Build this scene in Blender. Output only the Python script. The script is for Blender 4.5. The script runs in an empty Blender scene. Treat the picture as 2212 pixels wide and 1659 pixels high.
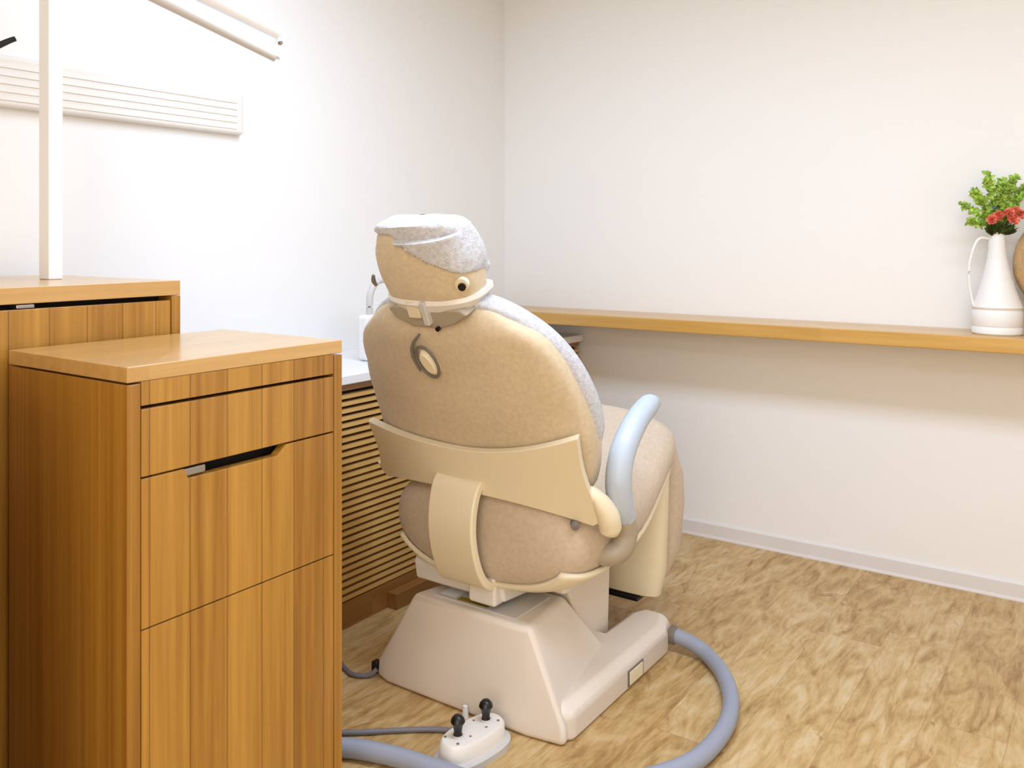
import bpy, bmesh, math, random
from mathutils import Vector, Matrix
random.seed(7)
S = bpy.context.scene
COL = S.collection
PI = math.pi

# ------------------------------------------------------------------ camera
cd = bpy.data.cameras.new('camera'); cam = bpy.data.objects.new('camera', cd); COL.objects.link(cam)
cam.location = (2.383, -3.354, 1.2); cam.rotation_euler = (PI/2, 0, math.radians(34.9))
cd.sensor_width = 36; cd.lens = 36*1886/2212; cd.shift_y = -(829.5-520)/2212
cd.clip_start = .02
cd.dof.use_dof = True; cd.dof.focus_distance = 2.15; cd.dof.aperture_fstop = 5.0
S.camera = cam
# ------------------------------------------------------------------ light, exposure
S.view_settings.view_transform = 'Standard'; S.view_settings.look = 'None'
S.view_settings.gamma = 1; S.view_settings.use_curve_mapping = False
S.view_settings.exposure = 0.24
w = bpy.data.worlds.new('world'); S.world = w; w.use_nodes = True
w.node_tree.nodes['Background'].inputs[0].default_value = (.9, .95, 1, 1)
w.node_tree.nodes['Background'].inputs[1].default_value = .3
def lamp(name, loc, sx, sy, power, col=(1, .975, .94), rot=(0, 0, 0)):
    l = bpy.data.lights.new(name, 'AREA'); l.shape = 'RECTANGLE'; l.size = sx; l.size_y = sy
    l.energy = power; l.color = col
    o = bpy.data.objects.new(name, l); COL.objects.link(o); o.location = loc; o.rotation_euler = rot
    return o
COOL = (.86, 1.04, 1.34)
lamp('ceiling_lamp', (1.78, -1.70, 2.36), 2.4, .42, 31, COOL)
lamp('ceiling_lamp', (2.6, -3.9, 2.36), 1.2, .9, 15, COOL)
# added warm fill behind the camera, lifts the shelf shadow and chair back
lamp('added_warm_fill', (2.9, -4.95, 1.35), 2.0, 1.6, 34, (1, .85, .62), (PI/2, 0, 0))

# ------------------------------------------------------------------ materials
def srgb(r, g, b):
    f = lambda c: (c/255/12.92 if c/255 <= .04045 else ((c/255+.055)/1.055)**2.4)
    return (f(r), f(g), f(b), 1)
def mat(name, rgb, rough=.5, metal=0, bump=0, bscale=200, vary=0, vscale=8, coat=0, spec=None, sheen=0):
    m = bpy.data.materials.new(name); m.use_nodes = True
    nt = m.node_tree; p = nt.nodes['Principled BSDF']
    p.inputs['Base Color'].default_value = srgb(*rgb); p.inputs['Roughness'].default_value = rough
    p.inputs['Metallic'].default_value = metal; p.inputs['Coat Weight'].default_value = coat
    if spec is not None: p.inputs['Specular IOR Level'].default_value = spec
    if sheen: p.inputs['Sheen Weight'].default_value = sheen
    tc = nt.nodes.new('ShaderNodeTexCoord')
    if vary:
        n = nt.nodes.new('ShaderNodeTexNoise'); n.inputs['Scale'].default_value = vscale; n.inputs['Detail'].default_value = 5
        nt.links.new(tc.outputs['Object'], n.inputs['Vector'])
        r = nt.nodes.new('ShaderNodeValToRGB'); c = srgb(*rgb)
        r.color_ramp.elements[0].position = .3; r.color_ramp.elements[1].position = .7
        r.color_ramp.elements[0].color = tuple(v*(1-vary) for v in c[:3])+(1,)
        r.color_ramp.elements[1].color = tuple(min(1, v*(1+vary)) for v in c[:3])+(1,)
        nt.links.new(n.outputs['Fac'], r.inputs[0]); nt.links.new(r.outputs[0], p.inputs['Base Color'])
    if bump:
        n = nt.nodes.new('ShaderNodeTexNoise'); n.inputs['Scale'].default_value = bscale; n.inputs['Detail'].default_value = 3
        nt.links.new(tc.outputs['Object'], n.inputs['Vector'])
        b = nt.nodes.new('ShaderNodeBump'); b.inputs['Strength'].default_value = bump; b.inputs['Distance'].default_value = .004
        nt.links.new(n.outputs['Fac'], b.inputs['Height']); nt.links.new(b.outputs[0], p.inputs['Normal'])
    return m

def wood(name, light, dark, strip=.085, seam=.55, rough=.38, gx=(60, 60, 1.6), flat=False):
    """oak veneer: vertical grain (object Z), strips of slightly different tone with thin dark joints"""
    m = bpy.data.materials.new(name); m.use_nodes = True
    nt = m.node_tree; N = nt.nodes; L = nt.links; p = N['Principled BSDF']; p.inputs['Roughness'].default_value = rough
    p.inputs['Coat Weight'].default_value = .5; p.inputs['Coat Roughness'].default_value = .16
    tc = N.new('ShaderNodeTexCoord'); sp = N.new('ShaderNodeSeparateXYZ'); L.new(tc.outputs['Object'], sp.inputs[0])
    def math_(op, a, b=None, c=None):
        q = N.new('ShaderNodeMath'); q.operation = op
        for i, v in enumerate((a, b, c)):
            if v is None: continue
            if hasattr(v, 'is_linked') or hasattr(v, 'links'): L.new(v, q.inputs[i])
            else: q.inputs[i].default_value = v
        return q.outputs[0]
    h = math_('ADD', sp.outputs[0], sp.outputs[1])
    u = math_('DIVIDE', h, strip); fl = math_('FLOOR', u); fr = math_('FRACT', u)
    wn = N.new('ShaderNodeTexWhiteNoise'); wn.noise_dimensions = '1D'; L.new(fl, wn.inputs['W'])
    mp = N.new('ShaderNodeMapping'); mp.inputs['Scale'].default_value = gx; L.new(tc.outputs['Object'], mp.inputs[0])
    off = N.new('ShaderNodeCombineXYZ'); L.new(math_('MULTIPLY', wn.outputs['Value'], 37.), off.inputs[2])
    va = N.new('ShaderNodeVectorMath'); va.operation = 'ADD'; L.new(mp.outputs[0], va.inputs[0]); L.new(off.outputs[0], va.inputs[1])
    n1 = N.new('ShaderNodeTexNoise'); n1.inputs['Scale'].default_value = 1; n1.inputs['Detail'].default_value = 6; n1.inputs['Roughness'].default_value = .6
    L.new(va.outputs[0], n1.inputs['Vector'])
    mp2 = N.new('ShaderNodeMapping'); mp2.inputs['Scale'].default_value = tuple(g*.13 for g in gx); L.new(tc.outputs['Object'], mp2.inputs[0])
    va2 = N.new('ShaderNodeVectorMath'); va2.operation = 'ADD'; L.new(mp2.outputs[0], va2.inputs[0]); L.new(off.outputs[0], va2.inputs[1])
    n2 = N.new('ShaderNodeTexNoise'); n2.inputs['Scale'].default_value = 1; n2.inputs['Detail'].default_value = 3; n2.inputs['Distortion'].default_value = 1.2
    L.new(va2.outputs[0], n2.inputs['Vector'])
    a = math_('MULTIPLY_ADD', n1.outputs['Fac'], .55, math_('MULTIPLY', n2.outputs['Fac'], .35))
    a = math_('MULTIPLY_ADD', wn.outputs['Value'], .12, a)
    r = N.new('ShaderNodeValToRGB'); r.color_ramp.elements[0].position = .36; r.color_ramp.elements[1].position = .68
    r.color_ramp.elements[0].color = srgb(*dark); r.color_ramp.elements[1].color = srgb(*light); L.new(a, r.inputs[0])
    out = r.outputs[0]
    if seam:
        d = math_('ABSOLUTE', math_('SUBTRACT', fr, .5)); s = math_('GREATER_THAN', d, .5-.0014/strip)
        mx = N.new('ShaderNodeMix'); mx.data_type = 'RGBA'; mx.blend_type = 'MULTIPLY'
        L.new(math_('MULTIPLY', s, seam), mx.inputs[0]); L.new(out, mx.inputs[6]); mx.inputs[7].default_value = (.3, .2, .12, 1)
        out = mx.outputs[2]
    L.new(out, p.inputs['Base Color'])
    return m

def floor_mat():
    m = bpy.data.materials.new('vinyl_oak_floor'); m.use_nodes = True
    nt = m.node_tree; N = nt.nodes; L = nt.links; p = N['Principled BSDF']; p.inputs['Roughness'].default_value = .42
    tc = N.new('ShaderNodeTexCoord'); sp = N.new('ShaderNodeSeparateXYZ'); L.new(tc.outputs['Object'], sp.inputs[0])
    def M(op, a, b=None, c=None):
        q = N.new('ShaderNodeMath'); q.operation = op
        for i, v in enumerate((a, b, c)):
            if v is None: continue
            if hasattr(v, 'links'): L.new(v, q.inputs[i])
            else: q.inputs[i].default_value = v
        return q.outputs[0]
    u = M('DIVIDE', sp.outputs[0], .18); fl = M('FLOOR', u); fx = M('FRACT', u)
    wn = N.new('ShaderNodeTexWhiteNoise'); wn.noise_dimensions = '1D'; L.new(fl, wn.inputs['W'])
    v = M('ADD', M('DIVIDE', sp.outputs[1], 1.1), M('MULTIPLY', wn.outputs['Value'], 5.))
    fv = M('FLOOR', v); fy = M('FRACT', v)
    cb = N.new('ShaderNodeCombineXYZ'); L.new(fl, cb.inputs[0]); L.new(fv, cb.inputs[1])
    w2 = N.new('ShaderNodeTexWhiteNoise'); w2.noise_dimensions = '2D'; L.new(cb.outputs[0], w2.inputs['Vector'])
    def noise(sc, detail, dist, rough=.55):
        mp = N.new('ShaderNodeMapping'); mp.inputs['Scale'].default_value = sc; L.new(tc.outputs['Object'], mp.inputs[0])
        o = N.new('ShaderNodeCombineXYZ'); L.new(M('MULTIPLY', w2.outputs['Value'], 41.), o.inputs[1])
        va = N.new('ShaderNodeVectorMath'); va.operation = 'ADD'; L.new(mp.outputs[0], va.inputs[0]); L.new(o.outputs[0], va.inputs[1])
        n = N.new('ShaderNodeTexNoise'); n.inputs['Scale'].default_value = 1; n.inputs['Detail'].default_value = detail
        n.inputs['Distortion'].default_value = dist; n.inputs['Roughness'].default_value = rough
        L.new(va.outputs[0], n.inputs['Vector']); return n.outputs['Fac']
    a = noise((13, 4.2, 1), 6, 2.0); b = noise((70, 10, 1), 5, .8, .65); k = noise((9, 3.5, 1), 4, 2.5)
    f = M('ADD', M('MULTIPLY', a, .6), M('MULTIPLY', b, .4))
    f = M('MULTIPLY_ADD', w2.outputs['Value'], .07, f)
    r = N.new('ShaderNodeValToRGB'); e = r.color_ramp.elements
    e[0].position = .36; e[0].color = srgb(152, 112, 62); e[1].position = .68; e[1].color = srgb(212, 188, 144)
    q = e.new(.46); q.color = srgb(178, 142, 88); q = e.new(.56); q.color = srgb(199, 165, 110)
    L.new(f, r.inputs[0])
    # knots and cracks
    kr = N.new('ShaderNodeValToRGB'); kr.color_ramp.elements[0].position = .63; kr.color_ramp.elements[0].color = (0, 0, 0, 1)
    kr.color_ramp.elements[1].position = .72; kr.color_ramp.elements[1].color = (1, 1, 1, 1); L.new(k, kr.inputs[0])
    mx = N.new('ShaderNodeMix'); mx.data_type = 'RGBA'; mx.blend_type = 'MIX'
    L.new(M('MULTIPLY', kr.outputs[0], .6), mx.inputs[0]); L.new(r.outputs[0], mx.inputs[6]); mx.inputs[7].default_value = srgb(140, 92, 48)
    sx = M('GREATER_THAN', M('ABSOLUTE', M('SUBTRACT', fx, .5)), .494); sy = M('GREATER_THAN', M('ABSOLUTE', M('SUBTRACT', fy, .5)), .4988)
    m2 = N.new('ShaderNodeMix'); m2.data_type = 'RGBA'; m2.blend_type = 'MULTIPLY'
    L.new(M('MULTIPLY', M('MAXIMUM', sx, sy), .28), m2.inputs[0]); L.new(mx.outputs[2], m2.inputs[6]); m2.inputs[7].default_value = (.35, .25, .15, 1)
    L.new(m2.outputs[2], p.inputs['Base Color'])
    return m

M_wall = mat('wall_paint', (243, 241, 238), .7, bump=.05, bscale=350)
M_ceil = mat('ceiling_paint', (250, 248, 244), .8)
M_floor = floor_mat()
M_base = mat('baseboard_vinyl', (226, 222, 220), .45)
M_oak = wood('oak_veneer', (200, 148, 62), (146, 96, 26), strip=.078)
M_oakdk = wood('oak_veneer_side', (192, 140, 56), (146, 96, 26), strip=.4, seam=0, gx=(80, 80, 1.0))
M_oaktop = wood('oak_top_sheen', (216, 174, 112), (192, 148, 84), strip=3, seam=0, gx=(45, 2.2, 45), rough=.3)  # paler than the fronts: glossy wash of light put into the colour
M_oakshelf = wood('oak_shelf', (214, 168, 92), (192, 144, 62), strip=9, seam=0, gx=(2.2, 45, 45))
M_slat = wood('oak_slats', (232, 190, 118), (212, 166, 92), strip=9, seam=0, gx=(45, 2.2, 45))
M_plinth = wood('oak_plinth', (168, 118, 58), (140, 92, 38), strip=9, seam=0, gx=(45, 2.2, 45))
M_dark = mat('recess_shade', (26, 20, 16), .8)  # near-black standing in for shade in gaps and recesses
M_black = mat('black_plastic', (12, 12, 14), .35)
M_white = mat('white_laminate', (240, 240, 240), .25)
M_enamel = mat('white_enamel', (236, 230, 222), .35)
M_cream = mat('cream_plastic', (236, 222, 190), .38)
M_base_c = mat('warm_white_plastic', (230, 218, 204), .42)
M_grayc = mat('light_grey_plastic', (206, 202, 198), .5)
M_fab = mat('beige_chenille', (214, 194, 162), .9, bump=.22, bscale=420, vary=.07, vscale=90, sheen=.2)
M_fabd = mat('taupe_chenille', (204, 184, 160), .9, bump=.22, bscale=420, vary=.07, vscale=90, sheen=.2)
M_towel = mat('white_terry', (206, 205, 208), .95, bump=.8, bscale=330, vary=.16, vscale=110, sheen=.3)
M_arm = mat('pale_blue_armrest', (188, 198, 209), .4)
M_armd = mat('grey_beige_arm', (172, 160, 140), .45)
M_metal = mat('brushed_metal', (190, 190, 192), .3, metal=1)
M_greym = mat('grey_trim', (120, 112, 104), .5)
M_hose = mat('blue_grey_hose', (150, 156, 172), .45)
M_cable = mat('grey_cable', (120, 118, 124), .5)
M_yel = mat('olive_yellow_sticker', (150, 128, 20), .6)
M_vase = mat('white_ceramic', (238, 236, 232), .5, bump=.25, bscale=60)
M_leaf = mat('leaf_green', (176, 208, 92), .6, vary=.3, vscale=30)
M_stem = mat('stem_green', (96, 120, 50), .6)
M_dleaf = mat('dark_leaf', (70, 88, 38), .7)
M_coral = mat('coral_petal', (240, 128, 106), .6, vary=.2, vscale=60)
M_berry = mat('blue_berry', (70, 90, 120), .5)
M_tanw = mat('tan_wicker', (196, 160, 112), .8, bump=.8, bscale=120, vary=.15, vscale=40)
M_post = mat('white_post_paint', (246, 246, 248), .4)
M_vent = mat('cream_vent', (235, 229, 220), .6)

# ------------------------------------------------------------------ helpers
def sgn(a): return (a > 0)-(a < 0)
def spow(a, p): return sgn(a)*abs(a)**p
ORG = {}
def empty(name, loc, label, cat, group=None):
    o = bpy.data.objects.new(name, None); COL.objects.link(o); o.location = loc; o.empty_display_size = .1
    o['label'] = label; o['category'] = cat
    if group: o['group'] = group
    ORG[o.name] = Vector(loc); return o
def tag(o, label, cat, group=None):
    o['label'] = label; o['category'] = cat
    if group: o['group'] = group
    return o
def build(name, bm, m, parent=None, origin=None, bevel=0, seg=2, smooth=True, sub=0, solid=0, ang=40, soff=-1):
    """link a bmesh (written in world coordinates) as one mesh object"""
    if parent is not None: org = ORG[parent.name]
    elif origin is not None: org = Vector(origin)
    else: org = Vector((0, 0, 0))
    for v in bm.verts: v.co -= org
    bmesh.ops.recalc_face_normals(bm, faces=bm.faces)
    me = bpy.data.meshes.new(name); bm.to_mesh(me); bm.free()
    o = bpy.data.objects.new(name, me); COL.objects.link(o)
    me.materials.append(m)
    if parent is not None: o.parent = parent
    else: o.location = org
    ORG[o.name] = org
    if smooth:
        for f in me.polygons: f.use_smooth = True
    if solid:
        s = o.modifiers.new('solid', 'SOLIDIFY'); s.thickness = solid; s.offset = soff
    if bevel:
        b = o.modifiers.new('bevel', 'BEVEL'); b.width = bevel; b.segments = seg; b.limit_method = 'ANGLE'; b.angle_limit = math.radians(30)
        b.harden_normals = True
    if sub:
        s = o.modifiers.new('sub', 'SUBSURF'); s.levels = sub; s.render_levels = sub
    if smooth and not sub: me.set_sharp_from_angle(angle=math.radians(ang))
    return o
def struct(name, bm, m, **k):
    o = build(name, bm, m, **k); o['kind'] = 'structure'; return o
def B(lo, hi, bm=None):
    bm = bm or bmesh.new()
    v = [bm.verts.new((x, y, z)) for x in (lo[0], hi[0]) for y in (lo[1], hi[1]) for z in (lo[2], hi[2])]
    for f in ((0, 1, 3, 2), (4, 6, 7, 5), (0, 4, 5, 1), (2, 3, 7, 6), (0, 2, 6, 4), (1, 5, 7, 3)): bm.faces.new([v[i] for i in f])
    return bm
def loft(rings, cap=True, closed=True, bm=None):
    bm = bm or bmesh.new(); R = [[bm.verts.new(p) for p in r] for r in rings]; n = len(R[0])
    for a, b in zip(R, R[1:]):
        for i in range(n if closed else n-1):
            j = (i+1) % n; bm.faces.new((a[i], a[j], b[j], b[i]))
    if cap and closed:
        bm.faces.new(R[0][::-1]); bm.faces.new(R[-1])
    return bm
def hexa(b, t, bm=None):
    """8-corner solid from a bottom quad and a top quad"""
    return loft([b, t], bm=bm)
def prism(pts, axis, a, b, bm=None):
    """extrude 2D outline along an axis ('x': pts are (y,z); 'y': (x,z); 'z': (x,y))"""
    f = {'x': lambda p, t: (t, p[0], p[1]), 'y': lambda p, t: (p[0], t, p[1]), 'z': lambda p, t: (p[0], p[1], t)}[axis]
    return loft([[f(p, a) for p in pts], [f(p, b) for p in pts]], bm=bm)
def catmull(P, n=8):
    P = [Vector(p) for p in P]; Q = [2*P[0]-P[1]]+P+[2*P[-1]-P[-2]]; out = []
    for i in range(1, len(Q)-2):
        for k in range(n):
            t = k/n; a, b, c, d = Q[i-1:i+3]
            out.append(.5*((2*b)+(-a+c)*t+(2*a-5*b+4*c-d)*t*t+(-a+3*b-3*c+d)*t**3))
    out.append(P[-1]); return out
def tube(P, r, seg=14, smooth=8, bm=None, up=(0, 0, 1), flat=1.):
    """r: number or list per control point; flat: thickness ratio across"""
    C = catmull(P, smooth) if smooth else [Vector(p) for p in P]
    m = len(C); rings = []
    for i, c in enumerate(C):
        t = (C[min(i+1, m-1)]-C[max(i-1, 0)]).normalized()
        a = t.cross(Vector(up))
        if a.length < 1e-3: a = t.cross(Vector((1, 0, 0)))
        a.normalize(); b = a.cross(t)
        if isinstance(r, (list, tuple)):
            s = i/(m-1)*(len(r)-1); k = min(int(s), len(r)-2); rr = r[k]+(r[k+1]-r[k])*(s-k)
        else: rr = r
        rings.append([c+a*math.cos(2*PI*j/seg)*rr*flat+b*math.sin(2*PI*j/seg)*rr for j in range(seg)])
    return loft(rings, bm=bm)
def lathe(c, prof, seg=32, bm=None, axis=(0, 0, 1)):
    q = Vector((0, 0, 1)).rotation_difference(Vector(axis)); c = Vector(c)
    return loft([[c+q @ Vector((r*math.cos(2*PI*j/seg), r*math.sin(2*PI*j/seg), z)) for j in range(seg)] for r, z in prof], bm=bm)

# ------------------------------------------------------------------ the room
XR, YB, ZC = 4.2, -5.2, 2.42
struct('floor', B((-.1, YB-.1, -.1), (XR+.1, .1, 0)), M_floor, smooth=False)
struct('ceiling', B((-.1, YB-.1, ZC), (XR+.1, .1, ZC+.1)), M_ceil, smooth=False)
struct('wall_left', B((-.1, YB-.1, 0), (0, .1, ZC)), M_wall, smooth=False)
struct('wall_back', B((0, 0, 0), (XR, .1, ZC)), M_wall, smooth=False)
struct('wall_right', B((XR, YB-.1, 0), (XR+.1, .1, ZC)), M_wall, smooth=False)
struct('wall_front', B((0, YB-.1, 0), (XR, YB, ZC)), M_wall, smooth=False)
bm = prism([(-.008, 0), (0, 0), (0, .062), (-.004, .062), (-.008, .056), (-.008, .012), (-.011, .004), (-.011, 0)], 'x', .46, XR)
struct('baseboard_back', bm, M_base, smooth=False)

# wall shelf along the back wall
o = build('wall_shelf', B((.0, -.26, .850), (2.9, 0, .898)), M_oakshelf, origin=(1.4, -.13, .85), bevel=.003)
tag(o, 'long oak shelf fixed along the back wall under the vase', 'shelf')

# shallow vent on the left wall
vent = empty('wall_vent', (0, -2.1, 1.54), 'pale cream slatted vent box high on the left white wall', 'vent')
build('housing', B((0, -2.75, 1.545), (.028, -1.51, 1.68)), M_vent, vent, bevel=.012, seg=3)
bm = bmesh.new()
for i in range(5):
    z = 1.562+i*.021
    hexa([(.026, -2.72, z), (.0305, -2.72, z), (.0305, -1.54, z), (.026, -1.54, z)], [(.026, -2.72, z+.012), (.0285, -2.72, z+.012), (.0285, -1.54, z+.012), (.026, -1.54, z+.012)], bm)
build('slats', bm, M_vent, vent, smooth=False)

# ------------------------------------------------------------------ counter with louvred front
ct = empty('sink_counter', (.2, -1.1, 0), 'low white-topped counter with oak louvre front along the left wall', 'counter')
build('countertop', B((0, -2.14, .757), (.435, -.01, .787)), M_white, ct, bevel=.004)
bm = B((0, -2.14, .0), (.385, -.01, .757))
build('body', bm, M_dark, ct, smooth=False)  # dark core paints the shade between the slats
bm = B((.385, -2.14, .735), (.412, -.01, .757)); B((.385, -2.14, 0), (.416, -.01, .082), bm)
build('rail', bm, M_plinth, ct, smooth=False)
bm = bmesh.new(); n = 29; z0 = .086; dz = (.733-z0)/n
for i in range(n):
    z = z0+i*dz
    prism([(.392, z), (.416, z), (.416, z+.0122), (.392, z+.0122)], 'y', -2.14, -.01, bm)
build('louvre_panel', bm, M_slat, ct, smooth=False)
o = build('floor_plinth', B((.417, -1.245, 0), (.455, -.6, .052)), M_plinth, origin=(.44, -.9, 0), bevel=.002)
tag(o, 'low brown wooden plinth on the floor against the louvred counter', 'plinth')

# cuspidor unit on the counter
cu = empty('cuspidor_unit', (.25, -1.10, .787), 'white cuspidor with bent tap on the counter behind the chair back', 'cuspidor')
prof = [(.0, 0), (.055, 0), (.06, .01), (.058, .05), (.07, .07), (.085, .09), (.08, .092), (.06, .08), (.0, .07)]
build('bowl', lathe((.25, -1.03, .787), prof), M_white, cu)
build('tap', tube([(.25, -1.158, .94), (.25, -1.158, .985), (.25, -1.152, 1.02), (.25, -1.125, 1.055), (.25, -1.08, 1.062), (.25, -1.04, 1.04), (.25, -1.03, .99)], .012), M_grayc, cu)
build('tap_base', B((.225, -1.195, .787), (.275, -1.125, .945)), M_white, cu, bevel=.014, seg=3)
build('suction_handle', tube([(.285, -1.19, .815), (.286, -1.186, .85), (.286, -1.18, .915)], [.006, .008, .005]), M_greym, cu)

# ------------------------------------------------------------------ cabinets
def cabinet_near(dy, label):
    c = empty('drawer_cabinet', (.845, -2.3+dy, 0), label, 'cabinet'); ORG[c.name] = Vector((.845, -2.3, 0))
    x0, x1, y0, y1 = .648, 1.045, -2.54, -2.058
    t = .024
    build('side_panel', B((x0, y0, 0), (x1, y0+t, .962)), M_oakdk, c, bevel=.0012)
    build('side_panel', B((x0, y1-t*.9, 0), (x1, y1, .962)), M_oakdk, c, bevel=.0012)
    build('back_panel', B((x0, y0+t, 0), (x0+.01, y1-t, .962)), M_oakdk, c, smooth=False)
    # near-black filler, paints the shade seen through the gaps and grip
    bm = B((x0+.012, y0+t+.001, .02), (x1-.045, y1-t-.001, .958)); build('shade_filler', bm, M_dark, c, smooth=False)
    bm = B((x0, y0, .9655), (x1, y1, .992)); 
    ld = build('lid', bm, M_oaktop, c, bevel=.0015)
    build('lid_apron', B((x1-.022, y0+t+.002, .9245), (x1-.0005, y1-t*.9-.002, .965)), M_oak, ld, bevel=.0008)
    ya, yb = y0+t+.002, y1-t*.9-.002
    build('upper_panel', B((x1-.022, ya, .8055), (x1-.0005, yb, .9185)), M_oak, c, bevel=.001)
    pts = [(ya, .551), (yb, .551), (yb, .802), (-2.205, .802), (-2.228, .784), (-2.425, .784), (-2.432, .802), (ya, .802)]
    d = build('drawer', prism(pts, 'x', x1-.022, x1-.0005), M_oak, c, bevel=.001)
    bm = B((x1-.035, -2.428, .786), (x1-.006, -2.385, .801)); ORG[d.name] = ORG[c.name]
    build('latch', bm, M_metal, d, bevel=.003)
    build('lower_panel', B((x1-.022, ya, .0), (x1-.0005, yb, .5485)), M_oak, c, bevel=.001)
cabinet_near(0, 'tall narrow oak cabinet with a long cut-out drawer grip, in front of the wider cabinet')
# unseen twin, added outside the picture to shade the first one's side
cabinet_near(-.72, 'unseen twin of the narrow oak drawer cabinet, added a hand apart on its left to shade it')
def cabinet_far():
    c = empty('storage_cabinet', (.33, -2.7, 0), 'wider oak cabinet with dark gap under its top, behind the near cabinet', 'cabinet')
    x0, x1, y0, y1 = .06, .63, -3.3, -2.158
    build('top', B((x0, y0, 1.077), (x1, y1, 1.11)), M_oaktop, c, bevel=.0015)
    build('side_panel', B((x0, y1-.022, 0), (x1, y1, 1.076)), M_oakdk, c, bevel=.001)
    build('side_panel', B((x0, y0, 0), (x1, y0+.022, 1.076)), M_oakdk, c, bevel=.001)
    build('shade_filler', B((x0, y0+.023, .02), (x1-.05, y1-.023, 1.074)), M_dark, c, smooth=False)  # dark filler as painted shade behind the door gaps
    build('door', B((x1-.024, -2.74, .06), (x1-.0005, y1-.0245, 1.066)), M_oak, c, bevel=.001)
    build('door', B((x1-.024, y0+.025, .06), (x1-.0005, -2.743, 1.066)), M_oak, c, bevel=.001)
    build('kickboard', B((x1-.05, y0+.023, 0), (x1-.03, y1-.023, .058)), M_dark, c, smooth=False)
    build('latch', B((x1-.03, -2.515, 1.0675), (x1-.004, -2.48, 1.0755)), M_metal, c, bevel=.002)
cabinet_far()

# ------------------------------------------------------------------ dental light: post and arm
dl = empty('dental_light_stand', (.33, -2.31, 1.11), 'white square post standing on the far cabinet with a white overhead arm', 'lamp stand')
build('post', B((.315, -2.317, 1.11), (.36, -2.283, 2.30)), M_post, dl, bevel=.003)
build('post_collar', B((.305, -2.327, 2.18), (.37, -2.273, 2.24)), M_post, dl, bevel=.004)
# arm: runs from the post towards the chair, upper channel and lower rod
A0 = Vector((.34, -2.31, 2.06)); A1 = Vector((.6, -1.845, 1.70))
def boxbeam(a, b, w0, h0, w1, h1, off=0):
    t = (b-a).normalized(); s = t.cross(Vector((0, 0, 1))).normalized(); u = s.cross(t)
    r = []
    for c, w_, h_ in ((a, w0, h0), (b, w1, h1)):
        c = c+u*off
        r.append([c+s*w_+u*h_, c-s*w_+u*h_, c-s*w_-u*h_, c+s*w_-u*h_])
    return loft(r)
mid = Vector((.47, -2.10, 1.815))
P = [Vector((.36, -2.31, 1.88)), Vector((.46, -2.15, 1.80)), Vector((.60, -1.86, 1.672))]
build('lower_arm', tube(P, [.016, .015, .0125], up=(0, 0, 1)), M_grayc, dl)
P = [Vector((.36, -2.31, 1.945)), Vector((.46, -2.13, 1.862)), Vector((.60, -1.835, 1.735))]
build('upper_arm', tube(P, [.028, .026, .018]), M_post, dl)
build('end_joint', tube([(.60, -1.862, 1.672), (.602, -1.85, 1.705), (.60, -1.835, 1.735)], [.013, .011, .013]), M_post, dl)
build('joint_screw', lathe((.613, -1.856, 1.708), [(0, -.004), (.005, -.004), (.005, .004), (0, .004)], 12, axis=(1, 0, 0)), M_greym, dl)
# dark lever at the frame's left edge
o = build('bracket_lever', tube([(.0, -2.86, 1.62), (.15, -2.62, 1.60), (.27, -2.44, 1.625), (.30, -2.362, 1.664)], [.012, .011, .009, .006]), M_black, origin=(0, -2.86, 1.62))
tag(o, 'thin black lever reaching in from the left wall beside the white post', 'lever')

# ------------------------------------------------------------------ dental chair
X0 = 1.0
ch = empty('dental_chair', (X0, -1.25, 0), 'beige upholstered dental chair seen from behind, on its warm white base', 'dental chair')
TH = math.radians(24); UP = Vector((0, -math.sin(TH), math.cos(TH))); NN = Vector((0, math.cos(TH), math.sin(TH))); P0 = Vector((X0, -1.53, .56))
BX = -.012
def BK(x, u, n): return P0+Vector((x+BX, 0, 0))+UP*u+NN*n

# base: low U-shaped foot, tall rear housing
bm = bmesh.new()
foot = [(-.265, -1.572), (.282, -1.582), (.31, -1.555), (.305, -1.02), (.27, -.93), (.19, -.93), (.165, -.99), (.165, -1.16), (-.165, -1.16), (-.165, -.99), (-.19, -.93), (-.27, -.93), (-.305, -1.02), (-.31, -1.54)]
top = [(-.245, -1.56), (.265, -1.568), (.285, -1.54), (.285, -1.03), (.255, -.95), (.20, -.95), (.178, -.995), (.178, -1.16), (-.178, -1.16), (-.178, -.995), (-.20, -.95), (-.255, -.95), (-.285, -1.03), (-.285, -1.53)]
loft([[(X0+x, y, 0.0) for x, y in foot], [(X0+x*1.0, y, .062) for x, y in foot], [(X0+x, y, .085) for x, y in top]], bm=bm)
base = build('base', bm, M_base_c, ch, bevel=.012, seg=4)
bm = bmesh.new()
lo = [(-.25, -1.608), (.205, -1.608), (.306, -1.592), (.225, -1.20), (-.225, -1.20), (-.304, -1.592)]
hi = [(-.190, -1.556), (.150, -1.556), (.174, -1.54), (.145, -1.33), (-.160, -1.33), (-.206, -1.54)]
loft([[(X0+x, y, .0) for x, y in lo], [(X0+x*.99, y+.003, .045) for x, y in lo], [(X0+x, y, .236) for x, y in hi]], bm=bm)
build('pedestal_housing', bm, M_base_c, ch, bevel=.014, seg=4)
# recessed top tray with sticker
build('top_tray', B((X0-.155, -1.527, .232), (X0+.12, -1.36, .2385)), M_grayc, ch, bevel=.003)
build('warning_sticker', prism([(X0-.078, -1.519), (X0+.022, -1.516), (X0+.022, -1.495), (X0-.078, -1.498)], 'z', .2386, .2393), M_yel, ch, smooth=False)
build('white_sticker', prism([(X0-.14, -1.51), (X0-.09, -1.51), (X0-.09, -1.45), (X0-.14, -1.45)], 'z', .2386, .2393), M_white, ch, smooth=False)
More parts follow.
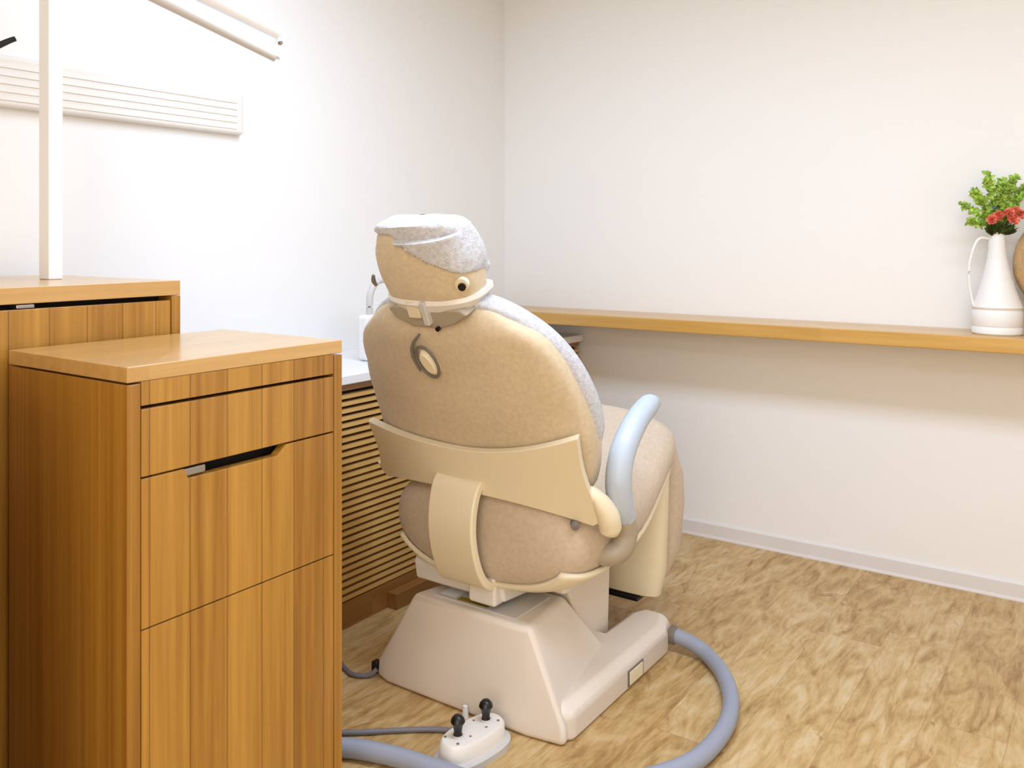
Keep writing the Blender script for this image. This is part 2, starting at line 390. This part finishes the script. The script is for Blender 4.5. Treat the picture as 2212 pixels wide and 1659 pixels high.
# maker's plate on the foot's right side
pl = build('side_socket', B((X0+.306, -1.275, .012), (X0+.3105, -1.185, .055)), M_greym, ch, bevel=.002)
build('socket_cover', B((X0+.309, -1.268, .016), (X0+.3125, -1.193, .051)), M_cream, pl, bevel=.002)
build('floor_peg', tube([(X0+.03, -1.62, 0), (X0+.03, -1.62, .03)], [.009, .006], smooth=2), M_white, ch)
build('cable_gland', B((X0-.315, -1.60, .008), (X0-.295, -1.578, .04)), M_black, ch, bevel=.003)
build('hose_gland', lathe((X0+.30, -.985, .045), [(0, 0), (.027, 0), (.027, .012), (.02, .02), (0, .02)], 20, axis=(1, 0, 0)), M_greym, ch)

# lift column
bm = hexa([(X0-.15, -1.21, .03), (X0+.15, -1.21, .03), (X0+.15, -1.09, .03), (X0-.15, -1.09, .03)],
          [(X0-.15, -1.345, .30), (X0+.15, -1.345, .30), (X0+.15, -1.075, .30), (X0-.15, -1.075, .30)])
build('lift_column', bm, M_base_c, ch, bevel=.01, seg=3)
# seat carriage
bm = B((X0-.20, -1.40, .268), (X0+.19, -1.05, .42))
build('seat_carriage', bm, M_enamel, ch, bevel=.014, seg=3)
bm = prism([(-1.505, .258), (-1.39, .248), (-1.39, .34), (-1.50, .335), (-1.515, .31)], 'x', X0-.235, X0+.07)
build('carriage_plate', bm, M_enamel, ch, bevel=.008, seg=3)
build('carriage_bracket', B((X0-.028, -1.535, .252), (X0+.06, -1.42, .338)), M_enamel, ch, bevel=.009, seg=3)

def fine(T, n=3):
    C = []
    for i in range(len(T)-1):
        for k in range(n):
            p0, p1, p2, p3 = T[max(i-1, 0)], T[i], T[i+1], T[min(i+2, len(T)-1)]; t = k/n
            C.append(tuple(.5*(2*b+(-a+c)*t+(2*a-5*b+4*c-d)*t*t+(-a+3*b-3*c+d)*t**3) for a, b, c, d in zip(p0, p1, p2, p3)))
    C.append(T[-1]); return C
# seat cushion
def seat_ring(y, zc, hw, hh, e=2.3, n=40, a0=0, a1=2*PI, k=1.0, xo=0):
    out = []
    for i in range(n):
        a = a0+(a1-a0)*i/(n if a1-a0 > 6.2 else n-1)
        out.append(Vector((X0+xo+k*hw*spow(math.cos(a), 2/e), y, zc+k*hh*spow(math.sin(a), 2/e))))
    return out
SE0 = [(-1.555, .44, .13, .06), (-1.545, .44, .22, .10), (-1.515, .44, .29, .13), (-1.45, .44, .32, .145), (-1.34, .445, .33, .14), (-1.2, .47, .33, .125),
      (-1.06, .53, .315, .115), (-.95, .575, .295, .105), (-.895, .585, .27, .09), (-.87, .585, .23, .07), (-.86, .585, .14, .04)]
build('seat_cushion', loft([seat_ring(*s) for s in fine(SE0)]), M_fabd, ch)
bm = loft([seat_ring(y-.006 if y < -1.3 else y, zc, hw, hh, n=26, a0=PI+.4, a1=2*PI-.4, k=1.03) for y, zc, hw, hh in fine(SE0) if -1.532 < y < -.93], cap=False, closed=False)
build('seat_shell', bm, M_cream, ch, solid=.012, soff=0)
build('seat_button', lathe((X0+.286, -1.512, .505), [(0, -.01), (.011, -.01), (.011, .012), (0, .014)], 16, axis=(.6, -.8, 0)), M_greym, ch)

# leg rest
bm = bmesh.new()
rings = []
for z, hw, y0_, y1_ in [(.105, .20, -.925, -.87), (.115, .225, -.94, -.865), (.20, .245, -.955, -.86), (.40, .25, -.95, -.86), (.50, .25, -.93, -.86), (.53, .24, -.92, -.87)]:
    c = (y0_+y1_)/2; h = (y1_-y0_)/2
    rings.append([Vector((X0+hw*spow(math.cos(2*PI*i/36), 2/6), c+h*spow(math.sin(2*PI*i/36), 2/3), z)) for i in range(36)])
build('leg_rest_shell', loft(rings), M_cream, ch)
rings = []
for z, hw, y0_, y1_ in [(.15, .18, -.86, -.83), (.16, .22, -.87, -.80), (.235, .25, -.875, -.765), (.38, .262, -.88, -.755), (.47, .262, -.88, -.77), (.56, .25, -.88, -.81), (.58, .22, -.87, -.83)]:
    c = (y0_+y1_)/2; h = (y1_-y0_)/2
    rings.append([Vector((X0+hw*spow(math.cos(2*PI*i/36), 2/4), c+h*spow(math.sin(2*PI*i/36), 2/3), z)) for i in range(36)])
build('leg_rest_cushion', loft(rings), M_fabd, ch)
build('leg_rest_slot', B((X0+.185, -.962, .40), (X0+.225, -.945, .435)), M_armd, ch, bevel=.004)
build('leg_rest_foot', B((X0-.18, -.945, .094), (X0+.17, -.885, .107)), M_black, ch, bevel=.004)

# backrest cushion
def back_ring(u, wd, n0, n1, e=4.5, n=48, k=.035):
    out = []
    for i in range(n):
        a = 2*PI*i/n; x = wd*spow(math.cos(a), 2/e); nn = (n0+n1)/2+(n1-n0)/2*spow(math.sin(a), 2/e)
        out.append(BK(x, u, nn+k*(x/.3)**2))
    return out
BW = [(-.045, .20, .03, .08), (-.04, .27, .01, .095), (-.01, .312, 0, .105), (.06, .334, 0, .11), (.14, .345, 0, .11), (.21, .348, 0, .108), (.29, .336, 0, .106),
      (.36, .312, 0, .103), (.42, .276, 0, .10), (.462, .225, .006, .098), (.497, .172, .022, .094), (.518, .115, .036, .088), (.528, .05, .045, .07)]
BWf = fine(BW)
bk = build('backrest', loft([back_ring(*b) for b in BWf]), M_fab, ch)
# soft folds in the loose cover
tx = bpy.data.textures.new('folds', 'CLOUDS'); tx.noise_scale = .15
dm = bk.modifiers.new('folds', 'DISPLACE'); dm.texture = tx; dm.strength = .02; dm.mid_level = .5; dm.texture_coords = 'LOCAL'
# towel over the front half, wrapping the top
TW = [(u+(.008 if u > .45 else 0), w_+.007, .040+(.0 if u < .4 else -.1*(u-.4)), n1+.008) for u, w_, n0, n1 in BW if u >= .1]
TW = [(.09, .336, .05, .105)]+TW
TW[-1] = (.545, .05, .02, .08)
build('towel_cover', loft([back_ring(u, w_, a, b) for u, w_, a, b in fine(TW)]), M_towel, ch)
# cream shell band with swept tips
bm = bmesh.new(); NX, NZ = 36, 8; G = []
for j in range(NZ+1):
    t = j/NZ; row = []
    for i in range(NX+1):
        s = -1+2*i/NX
        lo_ = .012-(.105 if s > 0 else .075)*abs(s)**2.1; hi_ = .128+(.055 if s > 0 else .008)*s*s
        wd = .375*(1-t)+.346*t
        wd -= .02*math.sin(PI*t)
        x = s*wd
        # round the lower tips
        u = lo_+(hi_-lo_)*t+(.05*max(0, abs(s)-.9)/.1 if t < .2 else 0)*(1-t*5 if t < .2 else 0)
        row.append(bm.verts.new(BK(x, u, -.016+.035*(x/.3)**2-.02*(1-t)*(1-s*s))))
    G.append(row)
for j in range(NZ):
    for i in range(NX): bm.faces.new((G[j][i], G[j][i+1], G[j+1][i+1], G[j+1][i]))
build('back_shell', bm, M_cream, ch, solid=.022, soff=0, bevel=.008, seg=3)
build('shell_pivot', tube([(X0+.315, -1.505, .598), (X0+.325, -1.50, .59), (X0+.342, -1.485, .562), (X0+.352, -1.465, .525), (X0+.352, -1.452, .492), (X0+.348, -1.45, .478), (X0+.346, -1.45, .472)], [.004, .016, .027, .034, .033, .022, .004], up=(0, 1, 0), flat=.8, smooth=5), M_cream, ch)
# strap linking the shell to the carriage
prof = [(-1.548, .59), (-1.585, .575), (-1.605, .53), (-1.612, .47), (-1.603, .41), (-1.58, .35), (-1.55, .315), (-1.50, .30)]
C2 = catmull([(0, y, z) for y, z in prof], 5); rings = []
for i, c in enumerate(C2):
    t = (C2[min(i+1, len(C2)-1)]-C2[max(i-1, 0)]).normalized(); nrm = Vector((0, -t.z, t.y))*.012
    h = .078-.006*math.sin(PI*i/(len(C2)-1))
    rings.append([Vector((X0-.02-h, 0, 0))+c+nrm, Vector((X0-.02+h, 0, 0))+c+nrm, Vector((X0-.02+h, 0, 0))+c-nrm, Vector((X0-.02-h, 0, 0))+c-nrm])
build('support_strap', loft(rings), M_cream, ch, bevel=.006, seg=3)

# armrest
xa = X0+.36
build('armrest', tube([(xa-.005, -1.215, .765), (xa, -1.26, .765), (xa, -1.33, .735), (xa, -1.40, .675), (xa, -1.425, .61), (xa, -1.415, .545), (xa, -1.395, .505)],
                      [.020, .029, .031, .033, .034, .033, .031], up=(1, 0, 0), flat=1), M_arm, ch)
build('armrest_bracket', tube([(xa, -1.398, .508), (xa, -1.385, .465), (xa-.01, -1.395, .425), (xa-.04, -1.415, .41), (xa-.10, -1.42, .415)],
                              [.030, .030, .030, .029, .026], up=(1, 0, 0)), M_armd, ch)

# headrest
hr = [(.528, .11, .015, .085), (.536, .132, -.004, .10), (.565, .142, -.012, .108), (.61, .144, -.014, .112), (.655, .141, -.012, .11), (.69, .128, -.006, .104), (.712, .108, .006, .09), (.722, .07, .03, .07)]
HX = .010
def hring(u, wd, n0, n1, e=3.2, n=40, k=.25):
    out = []
    for i in range(n):
        a = 2*PI*i/n; x = wd*spow(math.cos(a), 2/e); nn = (n0+n1)/2+(n1-n0)/2*spow(math.sin(a), 2/e)
        out.append(BK(x+HX, u, nn+.02*(x/.14)**2))
    return out
hd = build('headrest', loft([hring(*h) for h in fine(hr)]), M_fab, ch)
dm = hd.modifiers.new('folds', 'DISPLACE'); tx2 = bpy.data.textures.new('folds_small', 'CLOUDS'); tx2.noise_scale = .07
dm.texture = tx2; dm.strength = .01; dm.mid_level = .5; dm.texture_coords = 'LOCAL'
def tring(u, wd, n0, n1, e=3.2, n=110):
    # the towel hangs further over the right half of the pillow's back
    out = []; xb = -.085+(.715-u)*1.7
    for i in range(n):
        a = 2*PI*i/n; cx_, sx_ = spow(math.cos(a), 2/e), spow(math.sin(a), 2/e); x = wd*cx_
        k = min(1, max(0, (x-xb)/.045)); k = k*k*(3-2*k); k = max(k, min(1, max(0, (u-.70)/.015)))
        lo_ = n0*(1-k)-.021*k+(.02*k if u > .70 else 0)
        out.append(BK(x+HX, u, (lo_+n1)/2+(n1-lo_)/2*sx_+.02*(x/.14)**2))
    return out
tw = [(u+(.012 if u > .68 else 0), w_+.006, .052 if u < .66 else .02-.4*(u-.68), n1+.008) for u, w_, n0, n1 in hr if u > .6]
tw = [(.57, .134, .06, .112)]+tw
tc_ = build('headrest_towel', loft([tring(*h) for h in fine(tw, 12)]), M_towel, ch)
dm = tc_.modifiers.new('folds', 'DISPLACE'); dm.texture = tx2; dm.strength = .012; dm.mid_level = .4; dm.texture_coords = 'LOCAL'
# lower cream rim and hinge
rings = [hring(u, w_, a, b) for u, w_, a, b in [(.510, .10, .03, .10), (.514, .128, -.006, .112), (.535, .148, -.014, .12), (.545, .148, -.008, .118)]]
build('headrest_rim', loft(rings), M_enamel, ch)
kn = -NN+Vector((.35, 0, 0))
k_ = build('tilt_knob', lathe(BK(.146, .588, .004), [(0, -.014), (.012, -.014), (.016, -.010), (.016, .004), (0, .006)], 20, axis=tuple(kn)), M_cream, ch)
build('knob_hole', lathe(BK(.151, .586, -.004), [(0, -.002), (.0095, -.002), (.0095, .003), (0, .003)], 14, axis=tuple(kn)), M_black, k_)
build('side_slot', tube([BK(-.122, .608, -.002), BK(-.128, .592, -.001), BK(-.126, .578, .001)], [.004, .006, .004], seg=8), M_greym, ch)
def slab(x0, x1, u0, u1, n0, n1):
    return loft([[BK(x0, u0, n), BK(x1, u0, n), BK(x1, u1, n), BK(x0, u1, n)] for n in (n0, n1)])
no = [(-.11, .518), (-.09, .49), (-.04, .468), (.04, .466), (.09, .480), (.14, .508), (.12, .520), (-.09, .525)]
build('neck_recess_shade', loft([[BK(x, u, n) for x, u in no] for n in (-.002, .05)]), M_armd, ch, bevel=.006)  # taupe crescent, colour holds the shade of the recess under the headrest
hb = build('hinge_block', slab(-.040, .0, .495, .545, -.010, .03), M_cream, ch, bevel=.006)
build('hinge_clamp', slab(.012, .030, .482, .545, -.018, .0), M_grayc, hb, bevel=.004)
build('hinge_screw', lathe(BK(.042, .470, -.006), [(0, -.004), (.006, -.004), (.006, .004), (0, .004)], 12, axis=tuple(NN)), M_black, hb)
# oval release ring and its cord on the back
def oval(cx, cu, a, b, rot, n=28):
    c, s = math.cos(rot), math.sin(rot)
    return [BK(cx+a*math.cos(t)*c-b*math.sin(t)*s, cu+a*math.cos(t)*s+b*math.sin(t)*c, -.010) for t in [2*PI*i/n for i in range(n+1)]]
rg = build('release_ring', tube(oval(-.022, .374, .030, .044, .35), .0038, seg=8, smooth=1), M_greym, ch)
bm = loft([[BK(-.018+a*.022*math.cos(t)-.010*math.sin(t), .372+.036*a*math.sin(t), n) for t in [2*PI*i/20 for i in range(20)]] for a, n in ((1, .005), (1, -.008), (.7, -.018))])
build('ring_grip', bm, M_cream, rg)
build('release_cord', tube([BK(-.022, .452, -.008), BK(-.05, .425, -.012), BK(-.062, .39, -.012), BK(-.055, .345, -.010)], [.003, .0045, .005, .003], seg=8), M_greym, ch)

# ------------------------------------------------------------------ hoses and cables on the floor
hose = [(1.315, -.985, .045), (1.37, -.985, .034), (1.43, -1.01, .022), (1.51, -1.10, .022), (1.575, -1.23, .022), (1.60, -1.38, .022), (1.575, -1.54, .022), (1.45, -1.72, .022),
        (1.28, -1.83, .022), (1.14, -1.855, .022), (1.03, -1.87, .022), (.93, -1.90, .022), (.84, -1.945, .022), (.72, -1.98, .022), (.58, -1.98, .022)]
HZ = 0
o = build('air_hose', tube(hose, .0215, seg=18), M_hose, origin=(1.5, -1.3, 0)); tag(o, 'thick blue-grey hose looping over the floor from the chair base', 'hose')
cab = [(.705, -1.597, .022), (.69, -1.615, .008), (.65, -1.635, .007), (.60, -1.62, .007), (.55, -1.60, .007), (.50, -1.63, .007)]
o = build('power_cable', tube(cab, .0065, seg=10), M_cable, origin=(.6, -1.6, 0)); tag(o, 'thin grey cable leaving the rear left of the chair base', 'cable')
cab = [(1.115, -1.70, .02), (1.06, -1.692, .009), (1.0, -1.72, .007), (.93, -1.775, .007), (.86, -1.835, .007), (.79, -1.88, .007), (.70, -1.91, .007)]
o = build('pedal_cable', tube(cab, .0065, seg=10), M_cable, origin=(1., -1.7, 0)); tag(o, 'thin grey cable running to the foot switch with two black knobs', 'cable')

# ------------------------------------------------------------------ foot switch
fs = empty('foot_switch', (1.135, -1.735, 0), 'cream oval foot switch with two black knobs on the floor', 'foot switch')
R = Matrix.Rotation(math.radians(-8), 3, 'Z'); FC = Vector((1.138, -1.73, 0))
def stad(a, b, z, n=40, e=2.6):
    return [FC+R @ Vector((b*spow(math.cos(2*PI*i/n), 2/e), a*spow(math.sin(2*PI*i/n), 2/e), z)) for i in range(n)]
build('grey_base', loft([stad(.105, .058, .0), stad(.105, .058, .014), stad(.098, .051, .02)]), M_grayc, fs)
build('body', loft([stad(.092, .046, .018), stad(.09, .044, .05), stad(.085, .04, .056), stad(.06, .025, .058)]), M_enamel, fs)
for dy in (-.046, .046):
    c = FC+R @ Vector((-.002, dy, .056))
    k = build('knob', lathe(c, [(.012, -.001), (.011, .006), (.009, .014), (.012, .028), (.017, .036), (.015, .043), (.009, .050), (0, .052)], 20), M_black, fs)
    build('collar', lathe(c, [(.014, -.001), (.014, .004), (.010, .007), (.0, .007)], 20), M_grayc, k)
    for sx in (-1, 1):
        for sy in (-1, 1):
            cc = c+R @ Vector((sx*.021, sy*.02, .0))
            build('screw', lathe(cc, [(.0035, -.001), (.0035, .0022), (0, .0025)], 8), M_greym, fs)

# ------------------------------------------------------------------ vase with flowers
VC = Vector((2.015, -.13, .898)); VC.x = 2.053
va = empty('white_vase', VC, 'tall white ceramic jug vase with ribbed neck on the back shelf', 'vase')
prof = [(.0, 0), (.066, 0), (.070, .004), (.070, .02), (.067, .024), (.070, .030), (.070, .07), (.066, .076), (.071, .084), (.066, .095), (.055, .125), (.046, .155), (.038, .185), (.030, .22), (.025, .25), (.023, .28), (.022, .31), (.024, .325), (.020, .326), (.018, .30), (.0, .29)]
pp = []
for i, (a, b) in enumerate(zip(prof, prof[1:])):
    pp.append(a)
    if .09 < a[1] < .29 and b[1] > a[1]:
        for k in range(1, 4):
            t = k/4; pp.append((a[0]+(b[0]-a[0])*t+(.0012 if k % 2 else -.0008), a[1]+(b[1]-a[1])*t))
pp.append(prof[-1])
build('vessel', lathe(VC, [(a*1.06, b*1.045) for a, b in pp], 40), M_vase, va)
h = Vector((-.82, -.3, 0)).normalized(); h = Vector((-.9, -.43, 0)).normalized()
build('jug_handle', tube([VC+h*.020+Vector((0, 0, .308)), VC+h*.05+Vector((0, 0, .310)), VC+h*.068+Vector((0, 0, .285)), VC+h*.084+Vector((0, 0, .22)), VC+h*.083+Vector((0, 0, .15)), VC+h*.072+Vector((0, 0, .095)), VC+h*.062+Vector((0, 0, .085))], .005, seg=10), M_vase, va)
TOP = VC+Vector((0, 0, .320))
def leaf(bm, p, d, L, W):
    d = d.normalized(); s = d.cross(Vector((random.uniform(-1, 1), random.uniform(-1, 1), random.uniform(-1, 1)))).normalized(); n = s.cross(d)
    v = [bm.verts.new(q) for q in (p, p+d*L*.35+s*W+n*.002, p+d*L*.75+s*W*.8, p+d*L, p+d*L*.75-s*W*.8, p+d*L*.35-s*W+n*.002)]
    c = bm.verts.new(p+d*L*.5-n*.003)
    for i in range(6): bm.faces.new((v[i], v[(i+1) % 6], c))
# green sprigs: each is a thing standing in the vase
RT = Vector((math.cos(math.radians(34.9)), math.sin(math.radians(34.9)), 0)); FW = Vector((-RT.y, RT.x, 0))
SPR = [(-.105, .02, .115), (-.085, -.02, .155), (-.06, .03, .165), (-.045, -.02, .205), (-.02, .02, .225), (.005, -.03, .19), (.025, .02, .21), (.045, .0, .175), (.07, .02, .215), (.085, -.01, .15), (-.09, .0, .055), (.10, .0, .19)]
SL = ['leafy green sprig arching out left of the coral blooms, third lowest on the left side', 'long leafy green sprig second from the left at mid height',
      'upright green sprig with its leafy tip just left of the middle, at the back', 'tall green sprig left of the two tallest tips',
      'tallest green sprig in the vase, near the middle', 'green sprig straight above the mouth, a little shorter than the tallest',
      'green sprig just right of the middle, half hidden behind the one before it', 'short green sprig directly behind the coral blooms',
      'tall green sprig on the right with its tip level with the tallest', 'green sprig leaning right above the last coral bloom',
      'lowest green sprig, drooping left over the jug handle', 'green sprig leaning farthest right towards the tan woven vase']
for i, (a, b, hgt) in enumerate(SPR):
    sp = empty('leafy_sprig', TOP, SL[i], 'sprig', 'green sprigs in the white vase')
    tip = TOP+RT*a+FW*b+Vector((0, 0, hgt*.88))
    path = [TOP+Vector((0, 0, -.05)), TOP+(RT*a+FW*b)*.12+Vector((0, 0, .03)), TOP+(RT*a+FW*b)*.6+Vector((0, 0, hgt*.62)), tip]
    build('stem', tube(path, [.0018, .0016, .0014, .001], seg=6, smooth=4), M_stem, sp)
    C = catmull(path, 12); bm = bmesh.new()
    for k in range(13, len(C), 1):
        for _ in range(4):
            d = Vector((random.gauss(0, 1), random.gauss(0, 1), random.gauss(.3, .7)))
            leaf(bm, C[k], d, random.uniform(.014, .024), random.uniform(.0055, .009))
    build('leaves', bm, M_leaf, sp)
# coral blooms
FL = [(-.020, -.05, .052), (.006, -.06, .060), (.030, -.05, .066), (.018, -.062, .040), (.046, -.045, .056), (-.038, -.045, .040)]
FLL = ['coral bloom second from the left in the cluster on the vase', 'coral bloom at the top middle of the cluster on the vase', 'topmost coral bloom on the right of the cluster',
       'lowest coral bloom in the middle of the cluster', 'rightmost coral bloom of the cluster on the vase', 'leftmost coral bloom of the cluster, lower than its neighbour']
for i, (a, b, hgt) in enumerate(FL):
    fl = empty('coral_flower', TOP, FLL[i], 'flower', 'coral blooms in the white vase')
    hgt += .012; a *= 1.1; c = TOP+RT*a+FW*b+Vector((0, 0, hgt))
    build('stem', tube([TOP+Vector((0, 0, -.05)), TOP+(RT*a+FW*b)*.3+Vector((0, 0, .01)), c], .0015, seg=6, smooth=4), M_stem, fl)
    bm = bmesh.new(); ax = (RT*a*4+FW*b*3+Vector((0, 0, .25))).normalized()
    q = Vector((0, 0, 1)).rotation_difference(ax)
    for ring, (nr, tilt, L) in enumerate([(5, .25, .014), (7, .75, .018), (9, 1.2, .020), (9, 1.6, .019)]):
        for k in range(nr):
            t = 2*PI*k/nr+ring*.4; d = q @ Vector((math.cos(t)*math.sin(tilt), math.sin(t)*math.sin(tilt), math.cos(tilt)))
            leaf(bm, c-ax*.004*ring*.6, d, L, .0075)
    build('petals', bm, M_coral, fl)
DLL = ['dark green leaf bunch at the left of the vase mouth', 'low dark green leaf bunch left of the middle of the vase mouth', 'dark green leaf bunch just right of the middle of the vase mouth',
       'dark green leaf bunch at the right of the vase mouth', 'dark green leaf bunch in the middle, right under the lowest coral bloom']
for di, (a, b, hgt) in enumerate([(-.03, -.02, .02), (-.015, -.03, .005), (.02, -.03, .01), (.04, -.02, .022), (.005, -.035, .018)]):
    bm = bmesh.new(); c = TOP+RT*a*.4+FW*b*.4
    for _ in range(14):
        leaf(bm, c+Vector((0, 0, .0)), RT*(a+random.gauss(0, .02))+FW*b+Vector((0, 0, .03+random.uniform(-.01, .03))), random.uniform(.03, .055), .007)
    o = build('dark_leaf_bunch', bm, M_dleaf, origin=c)
    tag(o, DLL[di], 'leaves', 'dark leaves at the vase mouth')
o = build('blue_berry', lathe(TOP+RT*-.035+FW*-.05+Vector((0, 0, .088)), [(0, -.006), (.005, -.003), (.006, 0), (.005, .003), (0, .006)], 12), M_berry)
tag(o, 'single small blue berry beside the coral blooms', 'berry')
# ovoid wicker vase at the frame's right edge
wc = Vector((2.235, -.09, .898))
prof = fine([(.0, 0), (.055, .001), (.075, .05), (.100, .11), (.132, .17), (.142, .22), (.134, .28), (.11, .33), (.08, .36), (.07, .365), (.0, .36)], 4)
bm = lathe(wc, prof, 40)
for v in bm.verts: v.co.y = wc.y+(v.co.y-wc.y)*.5
o = build('wicker_vase', bm, M_tanw, origin=wc)
tag(o, 'tan woven ovoid vase beside the white jug vase, cut off by the right edge', 'vase')
